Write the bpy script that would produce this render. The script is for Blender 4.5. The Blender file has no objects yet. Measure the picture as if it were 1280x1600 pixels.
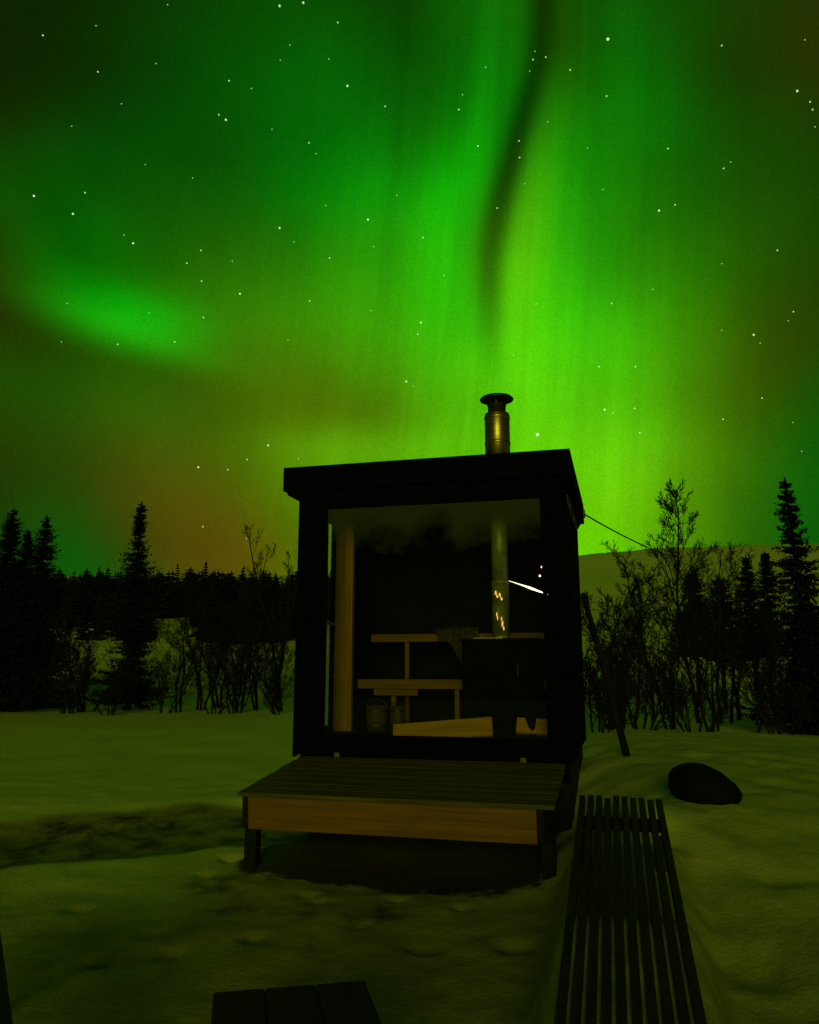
import bpy, bmesh, math, random
import numpy as np
from mathutils import Vector, Matrix, noise

# ------------------------------------------------------------------ camera
scene = bpy.context.scene
COL = scene.collection
FOCAL = 1240.0                       # focal length in photograph pixels (1280 wide)
PITCH = math.atan(245.0 / FOCAL)
CP, SP = math.cos(PITCH), math.sin(PITCH)
cam_data = bpy.data.cameras.new("camera")
cam_data.sensor_fit = 'HORIZONTAL'
cam_data.sensor_width = 36.0
cam_data.lens = 36.0 * FOCAL / 1280.0
cam_data.clip_start = 0.05
cam_data.clip_end = 5000.0
cam = bpy.data.objects.new("camera", cam_data)
COL.objects.link(cam)
cam.location = (0, 0, 0)             # the eye is the origin, snow is about 1.5 m below
cam.rotation_euler = (math.pi / 2 + PITCH, 0, 0)
scene.camera = cam


def ray(px, py):
    """Direction of a photograph pixel, scaled to one metre forward."""
    x, y, z = px - 640.0, FOCAL, 800.0 - py
    wy = y * CP - z * SP
    return Vector((x / wy, 1.0, (y * SP + z * CP) / wy))


def azel(px, py):
    r = ray(px, py)
    return (math.degrees(math.atan2(r.x, r.y)), math.degrees(math.atan2(r.z, math.hypot(r.x, r.y))))


# ------------------------------------------------------------------ sky with aurora and stars
# each row: azimuth offset, elevation, two widths, tilt (radians), linear colour
AUR = [
    (0.596, 37.385, 1.57, 7.188, 0.242, -0.00323, -0.1272, -0.00116),
    (-0.226, 32.514, 1.132, 3.604, -0.096, 0.00148, -0.18921, -0.00052),
    (-0.061, 26.282, 0.97, 2.795, 0.275, 0.00083, -0.12606, 6e-05),
    (2.885, 25.821, 2.408, 4.676, 0.106, 0.03709, 0.12452, 6e-05),
    (2.195, 28.112, 1.057, 5.114, -0.046, 0.03878, 0.09156, 0.00056),
    (-3.278, 35.752, 1.474, 14.0, -0.433, 0.0005, 0.0312, 7e-05),
    (-4.293, 30.382, 1.517, 7.478, -0.007, -0.00104, 0.0903, 0.00036),
    (-9.455, 18.501, 6.454, 14.0, -0.654, 0.0439, -0.03673, 0.0001),
    (11.126, 39.826, 3.959, 2.0, -0.6, -0.00183, 0.02464, 0.00049),
    (-30.771, -0.34, 2.944, 14.0, 0.241, 0.05456, -0.04413, 0.00056),
    (-31.116, 26.723, 3.195, 2.123, -0.372, -0.0048, 0.14261, 0.00043),
    (-12.807, 35.47, 4.552, 9.974, 0.947, -0.00172, 0.1113, 0.00102),
    (-16.689, 19.373, 6.358, 3.86, -0.976, 0.03242, 0.10745, 0.00046),
    (15.69, 28.145, 3.377, 6.421, -1.544, 0.00742, 0.03937, 0.00016),
    (-8.686, 32.839, 2.049, 8.067, 1.644, -0.00392, 0.06764, 0.00018),
    (-36.818, 29.945, 2.266, 5.348, -1.024, -0.00251, 0.04307, 0.0008),
    (2.386, 19.626, 3.673, 6.346, 1.568, 0.05343, 0.24326, 0.00122),
    (11.474, 22.022, 5.015, 2.751, 0.893, -0.01776, 0.03148, -0.00063),
    (-9.077, 15.795, 1.216, 5.276, 1.619, 0.02089, 0.13361, 0.00155),
    (-7.663, 27.447, 6.05, 3.867, 0.132, 0.00531, 0.1896, 0.00011),
    (-25.234, 17.523, 12.103, 3.107, -1.43, -0.00244, 0.05109, -2e-05),
    (7.609, 29.413, 6.766, 4.319, -1.267, 0.00929, 0.08111, 0.00047),
    (18.357, 36.097, 6.855, 4.275, 2.187, 0.00237, 0.02938, 0.00059),
    (-5.276, 6.234, 4.379, 11.309, -1.288, 0.0787, 0.29157, 0.00025),
    (-31.245, 5.322, 3.33, 6.378, 0.275, -0.05629, 0.11305, 0.00131),
    (-5.771, 21.164, 12.788, 2.6, -0.377, 0.00666, 0.12537, 0.00064),
    (-21.056, 34.121, 12.941, 5.672, -0.457, 7e-05, 0.02043, 0.00067),
    (-34.337, 18.12, 2.971, 13.801, -1.625, -0.01068, 0.0603, -0.00025),
    (-0.64, 39.189, 2.019, 14.0, 0.468, -0.0002, 0.10973, 0.00132),
    (-3.301, 13.898, 2.795, 10.626, 1.665, 0.03354, 0.25762, 0.00054),
    (19.509, 18.802, 2.129, 7.711, -0.799, 0.01285, -0.01167, -0.00064),
    (7.058, 10.644, 4.767, 2.453, -2.108, -0.00045, 0.09809, -0.00047),
    (5.75, 3.631, 5.018, 7.939, 0.915, 0.0454, 0.1824, -0.00094),
    (-8.542, 45.418, 5.047, 1.948, 2.146, -0.00082, 0.06638, 0.00087),
    (21.629, 10.156, 12.436, 4.563, 1.137, -0.00534, 0.06486, 0.00171),
    (8.864, 13.22, 4.239, 3.511, 0.242, 0.06971, 0.11833, 0.00192),
    (25.353, 36.118, 2.296, 6.225, 1.02, 0.01887, 0.00161, 0.00056),
    (-25.894, 23.689, 1.523, 3.783, 1.534, -0.00758, 0.30629, 0.00242),
    (5.003, 42.173, 3.532, 11.486, 0.965, 0.00485, -0.00929, -0.00012),
    (6.994, 40.308, 2.048, 5.373, 0.821, -0.00584, 0.06179, 0.00109),
    (3.437, 23.303, 3.504, 7.146, 1.471, -0.02587, 0.19702, 0.00044),
    (12.091, 22.022, 5.023, 3.554, 0.034, 0.05431, 0.07395, 0.0007),
    (5.495, 2.859, 4.727, 5.726, 0.05, 0.0483, 0.25907, 0.00198),
    (9.545, 39.203, 6.595, 1.834, 2.895, 0.00174, -0.04495, -0.00065),
    (2.572, 33.019, 6.144, 7.401, -1.232, -0.01708, 0.14402, 0.00046),
    (-23.555, 10.333, 7.704, 4.294, -1.092, 0.05736, -0.0195, 0.00189),
]
POLY = [5.54945e-05, 0.00612869, -0.330348, 9.85627]
HIDDEN = [  # the parts of the sky above and behind the photographer: azimuth, elevation, widths, colour
    (0.0, 66.0, 30.0, 13.0, 0.0, 0.010, 0.030, 0.0),
    (150.0, 25.0, 50.0, 18.0, 0.0, 0.010, 0.016, 0.0),
    (-150.0, 25.0, 50.0, 18.0, 0.0, 0.010, 0.016, 0.0),
    (75.0, 25.0, 26.0, 18.0, 0.0, 0.008, 0.018, 0.0),
    (-75.0, 25.0, 26.0, 18.0, 0.0, 0.010, 0.018, 0.0),
]
SUN_ENERGY = 0.62
STARS = [
    (67, 55, 2), (437, 9, 3), (474, 4, 3), (528, 35, 2), (262, 7, 1), (153, 112, 2), (244, 99, 1), (453, 70, 1),
    (438, 94, 1), (358, 126, 2), (393, 138, 1), (543, 134, 3), (602, 166, 2), (342, 179, 2), (353, 187, 3),
    (425, 202, 1), (483, 223, 2), (494, 240, 1), (53, 306, 3), (133, 301, 2), (114, 334, 3), (194, 367, 1),
    (208, 380, 3), (437, 356, 3), (575, 343, 3), (509, 321, 1), (459, 378, 1), (314, 391, 2), (227, 257, 1),
    (301, 278, 1), (190, 162, 1), (112, 197, 1), (150, 40, 1), (514, 92, 1), (584, 385, 1), (620, 305, 1),
    (950, 61, 4), (836, 80, 1), (833, 93, 2), (853, 89, 2), (828, 111, 1), (891, 109, 2), (948, 150, 2),
    (1128, 71, 2), (1246, 142, 3), (1266, 159, 2), (1270, 171, 2), (1274, 198, 1), (1044, 232, 2),
    (1131, 263, 2), (1142, 253, 1), (811, 220, 2), (812, 246, 2), (777, 325, 2), (747, 228, 2), (717, 171, 2),
    (723, 148, 1), (856, 190, 1), (918, 231, 1), (1030, 329, 3), (1055, 320, 2), (1215, 391, 2), (661, 371, 2),
    (1258, 62, 1), (759, 105, 1), (820, 287, 1), (942, 296, 1), (292, 411, 2), (363, 408, 1), (515, 403, 2),
    (315, 439, 2), (375, 459, 3), (484, 470, 2), (318, 496, 2), (233, 489, 1), (580, 485, 1), (450, 531, 1),
    (273, 534, 2), (184, 538, 2), (96, 534, 1), (105, 474, 1), (635, 596, 3), (419, 696, 3), (386, 718, 2),
    (310, 730, 3), (356, 734, 2), (466, 717, 1), (317, 823, 2), (385, 842, 1), (658, 504, 3), (653, 522, 2),
    (838, 475, 1), (803, 555, 1), (956, 474, 2), (1020, 452, 1), (1128, 412, 1), (1240, 487, 2), (1232, 501, 1),
    (1178, 523, 3), (1128, 516, 1), (1188, 536, 1), (936, 573, 2), (993, 573, 2), (945, 640, 3), (992, 638, 2),
    (958, 645, 1), (1000, 676, 2), (1130, 655, 2), (1191, 622, 2), (1239, 660, 1), (1253, 705, 1),
    (840, 679, 5), (694, 430, 1), (646, 603, 1)]

world = bpy.data.worlds.new("World")
scene.world = world
world.use_nodes = True
WN, WL = world.node_tree.nodes, world.node_tree.links
WN.clear()


def wnode(kind, op=None, *ins):
    n = WN.new(kind)
    if op:
        n.operation = op
    for i, v in enumerate(ins):
        if v is None:
            continue
        if isinstance(v, bpy.types.NodeSocket):
            WL.new(v, n.inputs[i])
        else:
            n.inputs[i].default_value = v
    return n


def wm(op, *ins):
    return wnode('ShaderNodeMath', op, *ins).outputs[0]


tc = wnode('ShaderNodeTexCoord')
nrm = wnode('ShaderNodeVectorMath', 'NORMALIZE', tc.outputs['Generated']).outputs[0]
sep = wnode('ShaderNodeSeparateXYZ', None, nrm)
az = wm('MULTIPLY', wm('ARCTAN2', sep.outputs[0], sep.outputs[1]), 57.29578)
el = wm('MULTIPLY', wm('ARCSINE', sep.outputs[2]), 57.29578)
elc = wm('MINIMUM', wm('MAXIMUM', el, 0.0), 46.0)
curve = POLY[0]
for k, cf in enumerate(POLY[1:]):    # the folded curtain leans: azimuth measured from its own line
    curve = wm('MULTIPLY_ADD', elc, curve, cf)
wofs = wm('SUBTRACT', az, curve)
# a slow wobble so that no blob stays a perfect ellipse
nzv = wnode('ShaderNodeCombineXYZ', None, wm('MULTIPLY', az, 0.09), wm('MULTIPLY', el, 0.09), 0.0).outputs[0]
wob = wnode('ShaderNodeTexNoise')
wob.inputs['Scale'].default_value = 1.0
wob.inputs['Detail'].default_value = 3.0
WL.new(nzv, wob.inputs['Vector'])
wobs = wnode('ShaderNodeSeparateXYZ', None, wob.outputs['Color'])
W0 = wm('MULTIPLY_ADD', wobs.outputs[0], 0.6, wofs)
W0 = wm('SUBTRACT', W0, 0.3)
E0 = wm('MULTIPLY_ADD', wobs.outputs[1], 0.6, el)
E0 = wm('SUBTRACT', E0, 0.3)
V = wnode('ShaderNodeCombineXYZ', None, W0, E0, 0.0).outputs[0]
VA = wnode('ShaderNodeCombineXYZ', None, az, el, 0.0).outputs[0]


def blob(prev, vec, row):
    m = wnode('ShaderNodeMapping')
    m.vector_type = 'TEXTURE'
    WL.new(vec, m.inputs[0])
    m.inputs['Location'].default_value = (row[0], row[1], 0)
    m.inputs['Rotation'].default_value = (0, 0, row[4])
    m.inputs['Scale'].default_value = (row[2], row[3], 1)
    q = wnode('ShaderNodeVectorMath', 'DOT_PRODUCT', m.outputs[0], m.outputs[0]).outputs['Value']
    g = wm('POWER', 0.60653066, q)
    return wnode('ShaderNodeVectorMath', 'MULTIPLY_ADD', g, tuple(row[5:8]), prev).outputs[0]


acc = wnode('ShaderNodeCombineXYZ', None, 0.0012, 0.006, 0.0).outputs[0]
for row in AUR:
    acc = blob(acc, V, row)
STREAKS = [  # the sharp lower border of the arc low on the left, with the dark sky under it
    (-20.6, 22.55, 4.6, 0.75, -0.20, 0.004, 0.085, 0.001),
    (-21.6, 20.7, 4.5, 0.8, -0.20, 0.002, -0.018, -0.0005),
    (-24.6, 27.2, 3.2, 1.3, -0.75, -0.001, -0.05, -0.001),
    (-19.5, 25.4, 4.5, 1.1, -0.25, 0.002, -0.055, -0.001),
]
for row in STREAKS:
    acc = blob(acc, VA, row)
for row in HIDDEN:
    acc = blob(acc, VA, row)
acc = wnode('ShaderNodeVectorMath', 'MAXIMUM', acc, (0.0008, 0.002, 0.0001)).outputs[0]
# long vertical rays and a broad unevenness inside the curtains
lean = wm('MULTIPLY_ADD', el, -0.11, az)   # straight rays, all leaning a little to the right
rv = wnode('ShaderNodeCombineXYZ', None, wm('MULTIPLY', lean, 0.5), wm('MULTIPLY', el, 0.022), 3.0).outputs[0]
rn = wnode('ShaderNodeTexNoise')
rn.inputs['Scale'].default_value = 1.0
rn.inputs['Detail'].default_value = 4.0
rn.inputs['Roughness'].default_value = 0.6
WL.new(rv, rn.inputs['Vector'])
side = wm('POWER', 0.60653066, wm('MULTIPLY', wm('MULTIPLY', wofs, wofs), 0.006))   # rays belong to the main curtain
rayk = wm('MULTIPLY', wm('MULTIPLY', wm('SUBTRACT', rn.outputs['Fac'], 0.5), 0.75), side)
bn = wnode('ShaderNodeTexNoise')
bn.inputs['Scale'].default_value = 2.2
bn.inputs['Detail'].default_value = 5.0
WL.new(nzv, bn.inputs['Vector'])
bk = wm('MULTIPLY', wm('SUBTRACT', bn.outputs['Fac'], 0.5), 0.30)
gr = wnode('ShaderNodeTexNoise')     # fine mottling of the airglow
gr.inputs['Scale'].default_value = 520.0
gr.inputs['Detail'].default_value = 2.0
WL.new(nrm, gr.inputs['Vector'])
gk = wm('MULTIPLY', wm('SUBTRACT', gr.outputs['Fac'], 0.5), 0.6)
RIFT = [-5.02565e-05, 0.00574483, -0.222312, 3.46294, -11.511]
rc = RIFT[0]                         # the narrow dark rift between two bright folds
for cf in RIFT[1:]:
    rc = wm('MULTIPLY_ADD', elc, rc, cf)
rw = wm('SUBTRACT', az, rc)
rmask = wm('MULTIPLY', wm('MINIMUM', wm('MAXIMUM', wm('MULTIPLY', wm('SUBTRACT', el, 19.0), 0.12), 0.0), 1.0),
           wm('MINIMUM', wm('MAXIMUM', wm('MULTIPLY', wm('SUBTRACT', 60.0, el), 0.08), 0.0), 1.0))


def rib(c, w, a):
    q = wm('DIVIDE', wm('SUBTRACT', rw, c), w)
    return wm('MULTIPLY', wm('MULTIPLY', wm('POWER', 0.60653066, wm('MULTIPLY', q, q)), a), rmask)


folds = wm('MULTIPLY', rib(-0.1, 0.6, -0.42), wm('ADD', wm('MULTIPLY', rn.outputs['Fac'], 0.8), 0.15))
for c_, w_, a_ in ((1.35, 0.6, 0.20), (-1.6, 0.7, 0.10), (-3.6, 0.8, 0.10)):
    folds = wm('ADD', folds, rib(c_, w_, a_))
gain = wm('ADD', wm('ADD', wm('ADD', wm('ADD', rayk, folds), bk), gk), 1.0)
scl = wnode('ShaderNodeVectorMath', 'SCALE', acc)
WL.new(gain, scl.inputs['Scale'])
acc = scl.outputs[0]
star = None
for px, py, mag in STARS:            # pinpoint stars, each at its own place on the sky
    d = ray(px, py).normalized()
    rad = (0.0006, 0.0008, 0.00105, 0.0014, 0.0018, 0.0023)[mag]
    dist = wnode('ShaderNodeVectorMath', 'DISTANCE', nrm, tuple(d)).outputs['Value']
    f = wnode('ShaderNodeMath', 'MULTIPLY_ADD', dist, -1.0 / rad * (0.55 + 0.3 * mag), 0.55 + 0.3 * mag)
    star = wm('MAXIMUM', f.outputs[0], star if star is not None else 0.0)
starc = wnode('ShaderNodeVectorMath', 'SCALE', (0.75, 1.1, 0.55))
WL.new(star, starc.inputs['Scale'])
acc = wnode('ShaderNodeVectorMath', 'ADD', acc, starc.outputs[0]).outputs[0]
bg = wnode('ShaderNodeBackground')
WL.new(acc, bg.inputs['Color'])
bg.inputs['Strength'].default_value = 1.0
wo = wnode('ShaderNodeOutputWorld')
WL.new(bg.outputs[0], wo.inputs['Surface'])

# ------------------------------------------------------------------ weak yellow-green light from behind the photographer
sun_data = bpy.data.lights.new("sun", 'SUN')
sun_data.energy = SUN_ENERGY
sun_data.angle = math.radians(22)
sun_data.color = (0.78, 1.0, 0.04)
sun = bpy.data.objects.new("sun", sun_data)
COL.objects.link(sun)
sun.rotation_euler = Vector((0.10, 1.0, -0.175)).to_track_quat('-Z', 'Y').to_euler()

scene.view_settings.view_transform = 'Standard'
scene.view_settings.look = 'None'
scene.view_settings.exposure = 0.0
scene.view_settings.gamma = 1.0

# ------------------------------------------------------------------ helpers
def tag(o, label=None, cat=None, group=None, kind=None):
    if label: o['label'] = label
    if cat: o['category'] = cat
    if group: o['group'] = group
    if kind: o['kind'] = kind
    return o


def empty(name, loc=(0, 0, 0), rz=0.0, label=None, cat=None, group=None):
    o = bpy.data.objects.new(name, None)
    COL.objects.link(o)
    o.location = loc
    o.rotation_euler = (0, 0, rz)
    o.empty_display_size = 0.1
    return tag(o, label, cat, group)


class MB:
    """Collects shapes that become ONE mesh object."""
    def __init__(self):
        self.v, self.f = [], []

    def add(self, vs, fs):
        b = len(self.v)
        self.v.extend([tuple(p) for p in vs])
        self.f.extend([tuple(i + b for i in q) for q in fs])
        return self

    def box(self, x0, x1, y0, y1, z0, z1, M=None):
        vs = [Vector((x, y, z)) for z in (z0, z1) for y in (y0, y1) for x in (x0, x1)]
        if M is not None:
            vs = [M @ p for p in vs]
        return self.add(vs, [(0, 2, 3, 1), (4, 5, 7, 6), (0, 1, 5, 4), (2, 6, 7, 3), (0, 4, 6, 2), (1, 3, 7, 5)])

    def tube(self, pts, rad, n=6, cap=True):
        pts = [Vector(p) for p in pts]
        vs, fs = [], []
        for i, p in enumerate(pts):
            d = (pts[min(i + 1, len(pts) - 1)] - pts[max(i - 1, 0)])
            d = d.normalized() if d.length > 1e-9 else Vector((0, 0, 1))
            a = d.cross(Vector((0, 0, 1)) if abs(d.z) < 0.9 else Vector((1, 0, 0))).normalized()
            b = d.cross(a)
            r = rad[i] if isinstance(rad, (list, tuple)) else rad
            for k in range(n):
                t = 2 * math.pi * k / n
                vs.append(p + (a * math.cos(t) + b * math.sin(t)) * r)
        for i in range(len(pts) - 1):
            for k in range(n):
                fs.append((i * n + k, i * n + (k + 1) % n, (i + 1) * n + (k + 1) % n, (i + 1) * n + k))
        if cap:
            fs.append(tuple(range(n - 1, -1, -1)))
            fs.append(tuple((len(pts) - 1) * n + k for k in range(n)))
        return self.add(vs, fs)

    def lathe(self, prof, c=(0, 0, 0), n=32, cap=True):
        vs, fs = [], []
        for r, z in prof:
            for k in range(n):
                t = 2 * math.pi * k / n
                vs.append((c[0] + r * math.cos(t), c[1] + r * math.sin(t), c[2] + z))
        for i in range(len(prof) - 1):
            for k in range(n):
                fs.append((i * n + k, i * n + (k + 1) % n, (i + 1) * n + (k + 1) % n, (i + 1) * n + k))
        if cap:
            fs.append(tuple(range(n - 1, -1, -1)))
            fs.append(tuple((len(prof) - 1) * n + k for k in range(n)))
        return self.add(vs, fs)

    def build(self, name, mat, parent=None, smooth=False, bevel=0.0):
        me = bpy.data.meshes.new(name)
        me.from_pydata([tuple(p) for p in self.v], [], self.f)
        me.materials.append(mat)
        me.update()
        if smooth:
            me.polygons.foreach_set('use_smooth', [True] * len(me.polygons))
        o = bpy.data.objects.new(name, me)
        COL.objects.link(o)
        if parent is not None:
            o.parent = parent
        if bevel:
            m = o.modifiers.new('bevel', 'BEVEL')
            m.width = bevel
            m.segments = 2
            m.limit_method = 'ANGLE'
        return o


def copy_tree(o, parent=None):
    c = o.copy()
    COL.objects.link(c)
    if parent is not None:
        c.parent = parent
    for ch in list(o.children):
        copy_tree(ch, c)
    return c


# ------------------------------------------------------------------ materials
def mat(name, col, rough=0.7, metal=0.0, spec=0.5, var=0.25, scale=(6, 6, 6), bump=0.0, bscale=40.0, detail=5.0):
    m = bpy.data.materials.new(name)
    m.use_nodes = True
    N, L = m.node_tree.nodes, m.node_tree.links
    p = N['Principled BSDF']
    p.inputs['Roughness'].default_value = rough
    p.inputs['Metallic'].default_value = metal
    p.inputs['Specular IOR Level'].default_value = spec
    t = N.new('ShaderNodeTexCoord')
    mp = N.new('ShaderNodeMapping')
    mp.inputs['Scale'].default_value = scale
    L.new(t.outputs['Object'], mp.inputs[0])
    nz = N.new('ShaderNodeTexNoise')
    nz.inputs['Scale'].default_value = 1.0
    nz.inputs['Detail'].default_value = detail
    L.new(mp.outputs[0], nz.inputs['Vector'])
    rp = N.new('ShaderNodeValToRGB')
    rp.color_ramp.elements[0].position = 0.3
    rp.color_ramp.elements[1].position = 0.7
    rp.color_ramp.elements[0].color = tuple(c * (1 - var) for c in col) + (1,)
    rp.color_ramp.elements[1].color = tuple(min(1, c * (1 + var)) for c in col) + (1,)
    L.new(nz.outputs['Fac'], rp.inputs[0])
    L.new(rp.outputs[0], p.inputs['Base Color'])
    if bump:
        n2 = N.new('ShaderNodeTexNoise')
        n2.inputs['Scale'].default_value = bscale
        n2.inputs['Detail'].default_value = 4.0
        L.new(mp.outputs[0], n2.inputs['Vector'])
        b = N.new('ShaderNodeBump')
        b.inputs['Strength'].default_value = bump
        b.inputs['Distance'].default_value = 0.02
        L.new(n2.outputs['Fac'], b.inputs['Height'])
        L.new(b.outputs[0], p.inputs['Normal'])
    return m


def wood(name, col, along, var=0.35, rough=0.65, bump=0.25, spec=0.3):
    sc = [38, 38, 38]
    sc['xyz'.index(along)] = 1.6
    return mat(name, col, rough, 0, spec, var, tuple(sc), bump, 1.0, 6.0)


M = {
    'black_paint': wood('black_stained_boards', (0.0030, 0.0022, 0.0018), 'x', 0.25, 0.95, spec=0.05),
    'dark_wood': wood('dark_old_wood', (0.010, 0.007, 0.005), 'y', 0.45, 0.8),
    'bench_wood': wood('dark_bench_wood', (0.020, 0.014, 0.010), 'y', 0.4, 0.8),
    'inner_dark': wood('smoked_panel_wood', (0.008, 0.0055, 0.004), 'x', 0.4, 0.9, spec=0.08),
    'pine_x': wood('bare_pine_across', (0.22, 0.085, 0.025), 'x', 0.3),
    'pine_y': wood('bare_pine_lengthwise', (0.22, 0.085, 0.025), 'y', 0.3),
    'pine_z': wood('bare_pine_upright', (0.22, 0.085, 0.025), 'z', 0.3),
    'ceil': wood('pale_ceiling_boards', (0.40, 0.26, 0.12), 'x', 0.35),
    'deck': wood('frosted_deck_boards', (0.10, 0.075, 0.05), 'x', 0.5, 0.85, 0.4),
    'steel': mat('bright_strip_metal', (0.58, 0.40, 0.22), 0.36, 1.0, 0.5, 0.18, (3, 3, 30), 0.05, 30.0),
    'flue': mat('galvanised_flue', (0.34, 0.32, 0.24), 0.45, 0.35, 0.5, 0.35, (5, 5, 14), 0.15, 12.0),
    'soot_steel': mat('sooty_steel', (0.05, 0.047, 0.043), 0.5, 0.7, 0.5, 0.3, (9, 9, 9)),
    'iron': mat('black_cast_iron', (0.003, 0.003, 0.003), 0.9, 0.0, 0.02, 0.3, (12, 12, 12), 0.2, 9.0),
    'plastic': mat('black_plastic', (0.004, 0.004, 0.004), 0.8, 0, 0.15, 0.2, (5, 5, 5)),
    'bark': mat('dark_bark', (0.010, 0.008, 0.006), 0.9, 0, 0.2, 0.5, (9, 9, 3), 0.5, 4.0),
    'birch_bark': mat('birch_twig_bark', (0.014, 0.011, 0.007), 0.9, 0, 0.2, 0.5, (9, 9, 3), 0.3, 4.0),
    'needles': mat('spruce_needles', (0.010, 0.012, 0.005), 0.9, 0, 0.2, 0.45, (2, 2, 2)),
    'cloth': mat('mottled_cloth', (0.06, 0.04, 0.015), 0.95, 0, 0.1, 0.6, (28, 28, 28)),
    'rope': mat('guy_rope', (0.05, 0.06, 0.05), 0.8, 0, 0.2, 0.2),
    'webbing': mat('pale_webbing', (0.16, 0.15, 0.12), 0.8, 0, 0.2, 0.3, (30, 30, 30)),
    'board': wood('fresh_board', (0.50, 0.21, 0.05), 'x', 0.3),
    'post': wood('post_wood', (0.42, 0.18, 0.045), 'z', 0.3),
    'bucket': wood('stave_wood', (0.07, 0.035, 0.012), 'z', 0.4),
}


def emit(name, col, s):
    m = bpy.data.materials.new(name)
    m.use_nodes = True
    p = m.node_tree.nodes['Principled BSDF']
    p.inputs['Base Color'].default_value = (0.02, 0.02, 0.02, 1)
    p.inputs['Emission Color'].default_value = (*col, 1)
    p.inputs['Emission Strength'].default_value = s
    return m


M['glint'] = emit('glint_emission', (1.0, 0.84, 0.48), 3.0)
M['glint_red'] = emit('red_glint_emission', (1.0, 0.45, 0.4), 3.0)
M['flue_glint'] = emit('flue_glint_emission', (1.0, 0.55, 0.10), 2.5)

g = bpy.data.materials.new('window_glass')       # thin pane: clear, with mirror-like reflection by angle
g.use_nodes = True
N, L = g.node_tree.nodes, g.node_tree.links
N.clear()
fr = N.new('ShaderNodeFresnel'); fr.inputs['IOR'].default_value = 1.5
mx = N.new('ShaderNodeMath'); mx.operation = 'MULTIPLY'; mx.inputs[1].default_value = 0.7
L.new(fr.outputs[0], mx.inputs[0])
tr = N.new('ShaderNodeBsdfTransparent'); tr.inputs[0].default_value = (0.90, 0.93, 0.90, 1)
gl = N.new('ShaderNodeBsdfGlossy'); gl.inputs['Roughness'].default_value = 0.02
tcg = N.new('ShaderNodeTexCoord')                # hill reflection put into the pane as a milky film along its top, ragged below
sxg = N.new('ShaderNodeSeparateXYZ'); L.new(tcg.outputs['Object'], sxg.inputs[0])
n1 = N.new('ShaderNodeTexNoise'); n1.inputs['Scale'].default_value = 1.5; n1.inputs['Detail'].default_value = 7.0; n1.inputs['Roughness'].default_value = 0.65
L.new(tcg.outputs['Object'], n1.inputs['Vector'])
ed = N.new('ShaderNodeMath'); ed.operation = 'MULTIPLY_ADD'; ed.inputs[1].default_value = 1.0
L.new(n1.outputs['Fac'], ed.inputs[0]); L.new(sxg.outputs[2], ed.inputs[2])
rf = N.new('ShaderNodeMapRange'); rf.inputs[1].default_value = 2.34; rf.inputs[2].default_value = 2.52
rf.inputs[3].default_value = 0.003; rf.inputs[4].default_value = 0.06
L.new(ed.outputs[0], rf.inputs[0])
df = N.new('ShaderNodeBsdfDiffuse'); df.inputs[0].default_value = (0.75, 0.75, 0.75, 1)
mf = N.new('ShaderNodeMixShader'); L.new(rf.outputs[0], mf.inputs[0])
ms = N.new('ShaderNodeMixShader'); L.new(mx.outputs[0], ms.inputs[0])
L.new(tr.outputs[0], ms.inputs[1]); L.new(gl.outputs[0], ms.inputs[2])
og = N.new('ShaderNodeOutputMaterial'); L.new(ms.outputs[0], mf.inputs[1]); L.new(df.outputs[0], mf.inputs[2]); L.new(mf.outputs[0], og.inputs[0])
M['glass'] = g

# snow: clean snow, darker where walked on and where the mesh carries painted shade
sn = bpy.data.materials.new('snow')
sn.use_nodes = True
N, L = sn.node_tree.nodes, sn.node_tree.links
p = N['Principled BSDF']
p.inputs['Roughness'].default_value = 0.75
p.inputs['Specular IOR Level'].default_value = 0.25
geo = N.new('ShaderNodeNewGeometry')
at_ = N.new('ShaderNodeAttribute'); at_.attribute_name = 'trodden_shade'
ad_ = N.new('ShaderNodeAttribute'); ad_.attribute_name = 'litter_shade'


def nt(scale, detail=5.0, rough=0.55):
    n = N.new('ShaderNodeTexNoise')
    n.inputs['Scale'].default_value = scale
    n.inputs['Detail'].default_value = detail
    n.inputs['Roughness'].default_value = rough
    L.new(geo.outputs['Position'], n.inputs['Vector'])
    return n.outputs['Fac']


def mth(op, a, b):
    n = N.new('ShaderNodeMath'); n.operation = op
    for i, v in enumerate((a, b)):
        if isinstance(v, bpy.types.NodeSocket): L.new(v, n.inputs[i])
        else: n.inputs[i].default_value = v
    return n


def mix(fac, a, b):
    n = N.new('ShaderNodeMix'); n.data_type = 'RGBA'
    L.new(fac, n.inputs[0])
    for i, v in ((6, a), (7, b)):
        if isinstance(v, bpy.types.NodeSocket): L.new(v, n.inputs[i])
        else: n.inputs[i].default_value = (*v, 1)
    return n.outputs[2]


big = nt(0.55); mid = nt(3.5, 6.0, 0.65); fine = nt(38.0, 4.0, 0.7)
base = mix(big, (0.72, 0.73, 0.74), (0.84, 0.84, 0.83))
tf = mth('MULTIPLY', at_.outputs['Fac'], mth('ADD', mth('MULTIPLY', mid, 1.1).outputs[0], 0.35).outputs[0]); tf.use_clamp = True
c1 = mix(tf.outputs[0], base, (0.27, 0.25, 0.21))
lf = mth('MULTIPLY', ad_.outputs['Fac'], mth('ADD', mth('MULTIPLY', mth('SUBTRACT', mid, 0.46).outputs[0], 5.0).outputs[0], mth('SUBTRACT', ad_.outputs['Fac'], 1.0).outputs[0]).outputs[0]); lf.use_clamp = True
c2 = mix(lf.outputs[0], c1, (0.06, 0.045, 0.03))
L.new(c2, p.inputs['Base Color'])
hs = mth('ADD', mth('MULTIPLY', mid, 1.0).outputs[0], mth('MULTIPLY', fine, 0.40).outputs[0])
bp_ = N.new('ShaderNodeBump')
bp_.inputs['Strength'].default_value = 0.35
bp_.inputs['Distance'].default_value = 0.06
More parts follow.
